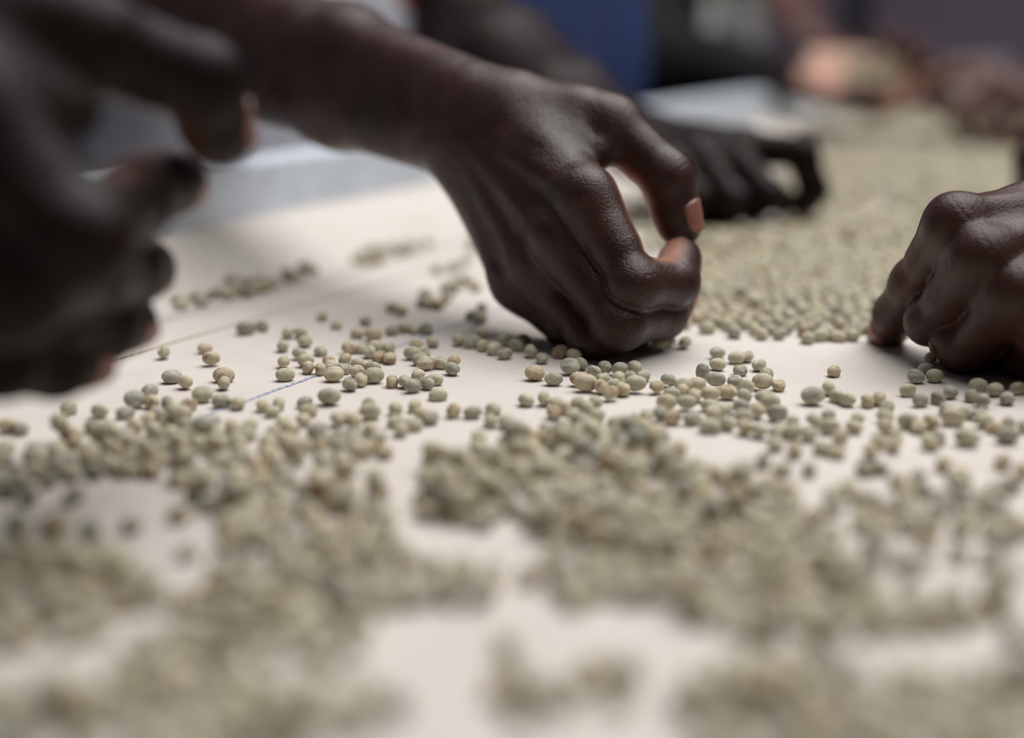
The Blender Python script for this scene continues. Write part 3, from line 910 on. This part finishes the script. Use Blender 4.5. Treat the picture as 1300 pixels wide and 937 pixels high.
# the mass of beans nobody could count: drifts, defined on the belt by their outline
def inside(poly, x, y):
    c = False
    n = len(poly)
    j = n - 1
    for i in range(n):
        if (poly[i][1] > y) != (poly[j][1] > y) and x < (poly[j][0] - poly[i][0]) * (y - poly[i][1]) / (poly[j][1] - poly[i][1]) + poly[i][0]: c = not c
        j = i
    return c
def gpoly(pts):
    return [tuple(ground(x, y)[:2]) for x, y in pts]
DRIFT = [   # outline (photo px, laid on the belt), cover, chance of a second layer
    ([(-60, 600), (60, 570), (110, 545), (235, 545), (330, 552), (440, 565), (505, 585), (430, 592), (330, 600), (420, 612), (480, 632), (505, 690), (535, 745), (480, 800), (430, 850), (150, 850), (190, 800), (245, 765), (290, 705), (275, 655), (190, 612), (90, 612), (-60, 640)], 0.93, 0.22),
    ([(-80, 690), (60, 688), (150, 715), (215, 760), (150, 800), (60, 830), (-80, 850)], 0.95, 0.25),
    ([(545, 585), (620, 570), (680, 552), (790, 545), (850, 566), (900, 605), (985, 640), (1050, 660), (1060, 705), (1010, 760), (940, 806), (860, 795), (800, 745), (735, 705), (655, 675), (590, 672), (530, 660)], 0.94, 0.25),
    ([(1030, 640), (1100, 628), (1270, 632), (1300, 660), (1300, 690), (1180, 695), (1120, 690), (1060, 660)], 0.62, 0.0),
    ([(900, 690), (1020, 680), (1075, 700), (1125, 720), (1120, 758), (1180, 768), (1265, 752), (1280, 790), (1200, 806), (1100, 812), (1000, 822), (940, 815), (900, 800)], 0.85, 0.12),
    ([(490, 742), (560, 738), (572, 770), (500, 782)], 0.95, 0.1),
    ([(577, 733), (640, 736), (652, 765), (585, 772)], 0.95, 0.0),
    ([(668, 728), (700, 712), (780, 720), (800, 765), (720, 775)], 0.8, 0.0),
    ([(620, 870), (740, 855), (800, 860), (800, 900), (640, 920)], 0.6, 0.0),
    ([(-50, 880), (200, 865), (420, 870), (520, 900), (400, 960), (-50, 970)], 0.85, 0.1),
    ([(850, 870), (1000, 850), (1350, 870), (1380, 980), (900, 980)], 0.85, 0.1),
    ([(700, 548), (800, 542), (850, 560), (800, 575), (690, 570)], 0.85, 0.1),
    # everything behind the sharp hands
    ([(868, 418), (900, 424), (960, 432), (1030, 436), (1100, 432), (1180, 425), (1320, 425), (1420, 400), (1420, 330), (880, 330), (860, 380)], 0.62, 0.0),
    ([(850, 395), (1000, 412), (1120, 412), (1300, 400), (1500, 400), (1500, 300), (860, 300)], 0.8, 0.1),
]
fingers_low = []
for key in ('A', 'B', 'C', 'D', 'E', 'F'):
    p = POSE[key]
    Dg, _, _ = pose_hand(p['wrist'], p['R'], p['ang'], p['side'], p.get('sc', 1.0))
    for pts, _ in Dg.values():
        for q0, q1 in zip(pts[:-1], pts[1:]):
            for f_ in (0, .33, .66, 1):
                q = q0 + (q1 - q0) * f_
                if q[2] < 22: fingers_low.append(q[:2] * .001)
fingers_low = np.array(fingers_low)

CELL = 0.0068
gridh = {}
def ok(x, y, dmin):
    i, j = int(x // CELL), int(y // CELL)
    for a in (-1, 0, 1):
        for b in (-1, 0, 1):
            for q in gridh.get((i + a, j + b), ()):
                if (q[0] - x) ** 2 + (q[1] - y) ** 2 < dmin * dmin: return False
    return True
def put(x, y): gridh.setdefault((int(x // CELL), int(y // CELL)), []).append((x, y))
for x, y in pos: put(x, y)
loose = []          # x, y, z, coarse?
def slope_z(x, y):
    bx = belt_xy((x, y, 0))[0]
    return float(np.interp(bx, [a for a, _ in prof], [b for _, b in prof]))
def scatter(cands, dmin, second):
    for x, y in cands:
        if not ok(x, y, dmin): continue
        if ((fingers_low - (x, y)) ** 2).sum(1).min() < 0.0125 ** 2: continue
        put(x, y)
        loose.append((x, y, 0.0022 + slope_z(x, y)))
        if R.random() < second: loose.append((x + R.uniform(-.003, .003), y + R.uniform(-.003, .003), 0.0072))
for poly, cover, second in DRIFT:
    g = gpoly(poly)
    xs_, ys_ = [q[0] for q in g], [q[1] for q in g]
    x0, x1, y0, y1 = min(xs_), max(xs_), min(ys_), max(ys_)
    n = int((x1 - x0) * (y1 - y0) / (0.0061 ** 2) * 5)
    c = []
    for _ in range(n):
        x, y = R.uniform(x0, x1), R.uniform(y0, y1)
        if not inside(g, x, y): continue
        # ragged edges and thin spots
        q = math.sin(x * 210 + 1.3 * math.sin(y * 150)) * math.sin(y * 190 + x * 60) * 0.5 + 0.5
        if q > 0.25 + cover * 0.85: continue
        c.append((x, y))
    scatter(c, 0.0062, second)
# the drifts go on past the right of the picture
c = []
for _ in range(16000):
    bx, by = R.uniform(0.30, BELT_W - 0.03), R.uniform(-0.75, 0.55)
    p = belt_pt(bx, by)
    dd = p.y * math.cos(PITCH) + CAM_H * math.sin(PITCH)
    if dd > 0.05 and 650 + FPX * p.x / dd < 1330: continue
    if math.sin(bx * 60 + 2 * math.sin(by * 31)) * math.sin(by * 52 + bx * 17) > 0.25: continue
    c.append((p.x, p.y))
scatter(c, 0.0064, 0.05)
# far mass: along the belt beyond the hands, to its far end
c = []
for _ in range(150000):
    bx, by = R.uniform(-0.06, BELT_W - 0.03), R.uniform(0.05, Y1 - 0.03)
    p = belt_pt(bx, by)
    t = p.y
    if t < 0.83: continue
    px = 650 + FPX * p.x / (p.y * math.cos(PITCH) + CAM_H * math.sin(PITCH))
    if px > 1480 or px < 600: continue
    if bx < 0.02 and by < 0.75 + 0.15 * math.sin(by * 17 + bx * 20): continue
    edge = (0.10 if by < 0.8 else -0.03) + 0.05 * math.sin(by * 9) + 0.04 * math.sin(by * 23 + 1)
    if bx < edge and R.random() > 0.06: continue
    q = math.sin(bx * 31 + 2 * math.sin(by * 13)) * math.sin(by * 24 + bx * 9) * 0.5 + 0.5
    if q > 0.86 and R.random() > 0.2: continue
    c.append((p.x, p.y))
scatter(c, 0.0066, 0.05)
# a thin line of beans caught where the cloth turns up, and a few strays
c = []
for _ in range(170):
    p = belt_pt(R.gauss(-0.001, 0.0035), R.choice((R.uniform(-0.14, -0.02), R.uniform(-0.11, -0.06), R.uniform(0.01, 0.09), R.uniform(0.2, 0.9))))
    c.append((p.x, p.y))
for px, py in ((566, 362), (573, 366), (580, 358), (590, 352), (598, 356), (604, 362), (612, 388), (600, 398), (610, 402), (540, 370), (546, 378), (538, 382), (555, 385), (566, 376), (600, 432), (614, 436), (628, 440), (612, 424), (640, 430), (655, 436), (665, 430), (648, 422), (690, 438), (702, 440), (712, 444), (700, 428), (555, 340), (575, 338), (590, 330)):
    p = ground(px, py, 0.003)
    c.append((p.x, p.y))
scatter(c, 0.0062, 0.0)

def mass(name, pts, nu, nv, seed, pr=(.07, .22, .24, .17, .15, .12, .03)):
    V0, F0 = bean_template(nu, nv, 0.10 if nu > 6 else 0.0, 0.0, 0.02, 3)
    V0 = np.array(V0); tri = [f for f in F0 if len(f) == 3]; quad = [f for f in F0 if len(f) == 4]
    T0 = np.array(tri + [(f[0], f[1], f[2]) for f in quad] + [(f[0], f[2], f[3]) for f in quad])
    rng_ = np.random.RandomState(seed)
    n = len(pts)
    P = np.array(pts)
    sc = rng_.uniform(0.0068, 0.0086, n)
    yaw, roll, pit = rng_.uniform(0, 6.283, n), rng_.uniform(0, 6.283, n), rng_.normal(0, .18, n)
    cy, sy, cr, sr, cp, sp = np.cos(yaw), np.sin(yaw), np.cos(roll), np.sin(roll), np.cos(pit), np.sin(pit)
    x = V0[None, :, 0] * sc[:, None]; y = V0[None, :, 1] * sc[:, None]; z = V0[None, :, 2] * sc[:, None]
    y, z = y * cr[:, None] - z * sr[:, None], y * sr[:, None] + z * cr[:, None]
    x, z = x * cp[:, None] - z * sp[:, None], x * sp[:, None] + z * cp[:, None]
    x, y = x * cy[:, None] - y * sy[:, None], x * sy[:, None] + y * cy[:, None]
    V = np.stack([x + P[:, 0:1], y + P[:, 1:2], z + P[:, 2:3]], -1).reshape(-1, 3)
    F = (T0[None] + (np.arange(n) * len(V0))[:, None, None]).reshape(-1, 3)
    tone = np.clip(rng_.choice([0.14, 0.28, 0.5, 0.58, 0.72, 0.86, 0.97], n, p=list(pr)) + rng_.normal(0, .05, n), 0, 1)
    return V, F, np.repeat(tone, len(V0))
loose = [q for q in loose if q[1] > -0.2]
near = [q for q in loose if q[1] < 0.62]
mid = [q for q in loose if 0.62 <= q[1] < 1.0]
far = [q for q in loose if q[1] >= 1.0]
parts = [mass('n', near, 8, 10, 1), mass('m', mid, 6, 8, 2, (.14, .21, .24, .13, .10, .14, .04)), mass('f', far, 4, 6, 3, (.34, .20, .18, .06, .04, .11, .07))]
off = 0
VV, FF, TT = [], [], []
for V, F, T_ in parts:
    VV.append(V); FF.append(F + off); TT.append(T_); off += len(V)
me = np_mesh('bean_drift', np.concatenate(VV), np.concatenate(FF))
a_ = me.attributes.new('tone', 'FLOAT', 'POINT')
a_.data.foreach_set('value', np.concatenate(TT).astype(np.float32))
tag(link('coffee_bean_drift', me, BEAN), 'drifts of green coffee beans spread along the canvas', 'coffee beans', kind='stuff')
print('BEANS', len(BL), 'loose', len(near), len(mid), len(far))
# the handful of beans in the upturned palm
pc = POSE['C']
Dg, Tc, Tvc = pose_hand(pc['wrist'], pc['R'], pc['ang'], pc['side'])
pts = []
rh = random.Random(4)
for _ in range(150):
    u, v = rh.uniform(40, 105), rh.uniform(-30, 28)
    h = rh.uniform(0, 16) * max(0.1, 1 - ((u - 72) / 36) ** 2 - (v / 34) ** 2)
    q = Tc(np.array([u, v, -19 - h]) * .001) * .001
    pts.append(tuple(q))
V, F, T_ = mass('h', pts, 6, 8, 9)
me = np_mesh('bean_handful', V, F)
a_ = me.attributes.new('tone', 'FLOAT', 'POINT')
a_.data.foreach_set('value', T_.astype(np.float32))
tag(link('coffee_bean_handful', me, BEAN), 'heap of coffee beans held in the upturned far palm', 'coffee beans', kind='stuff')
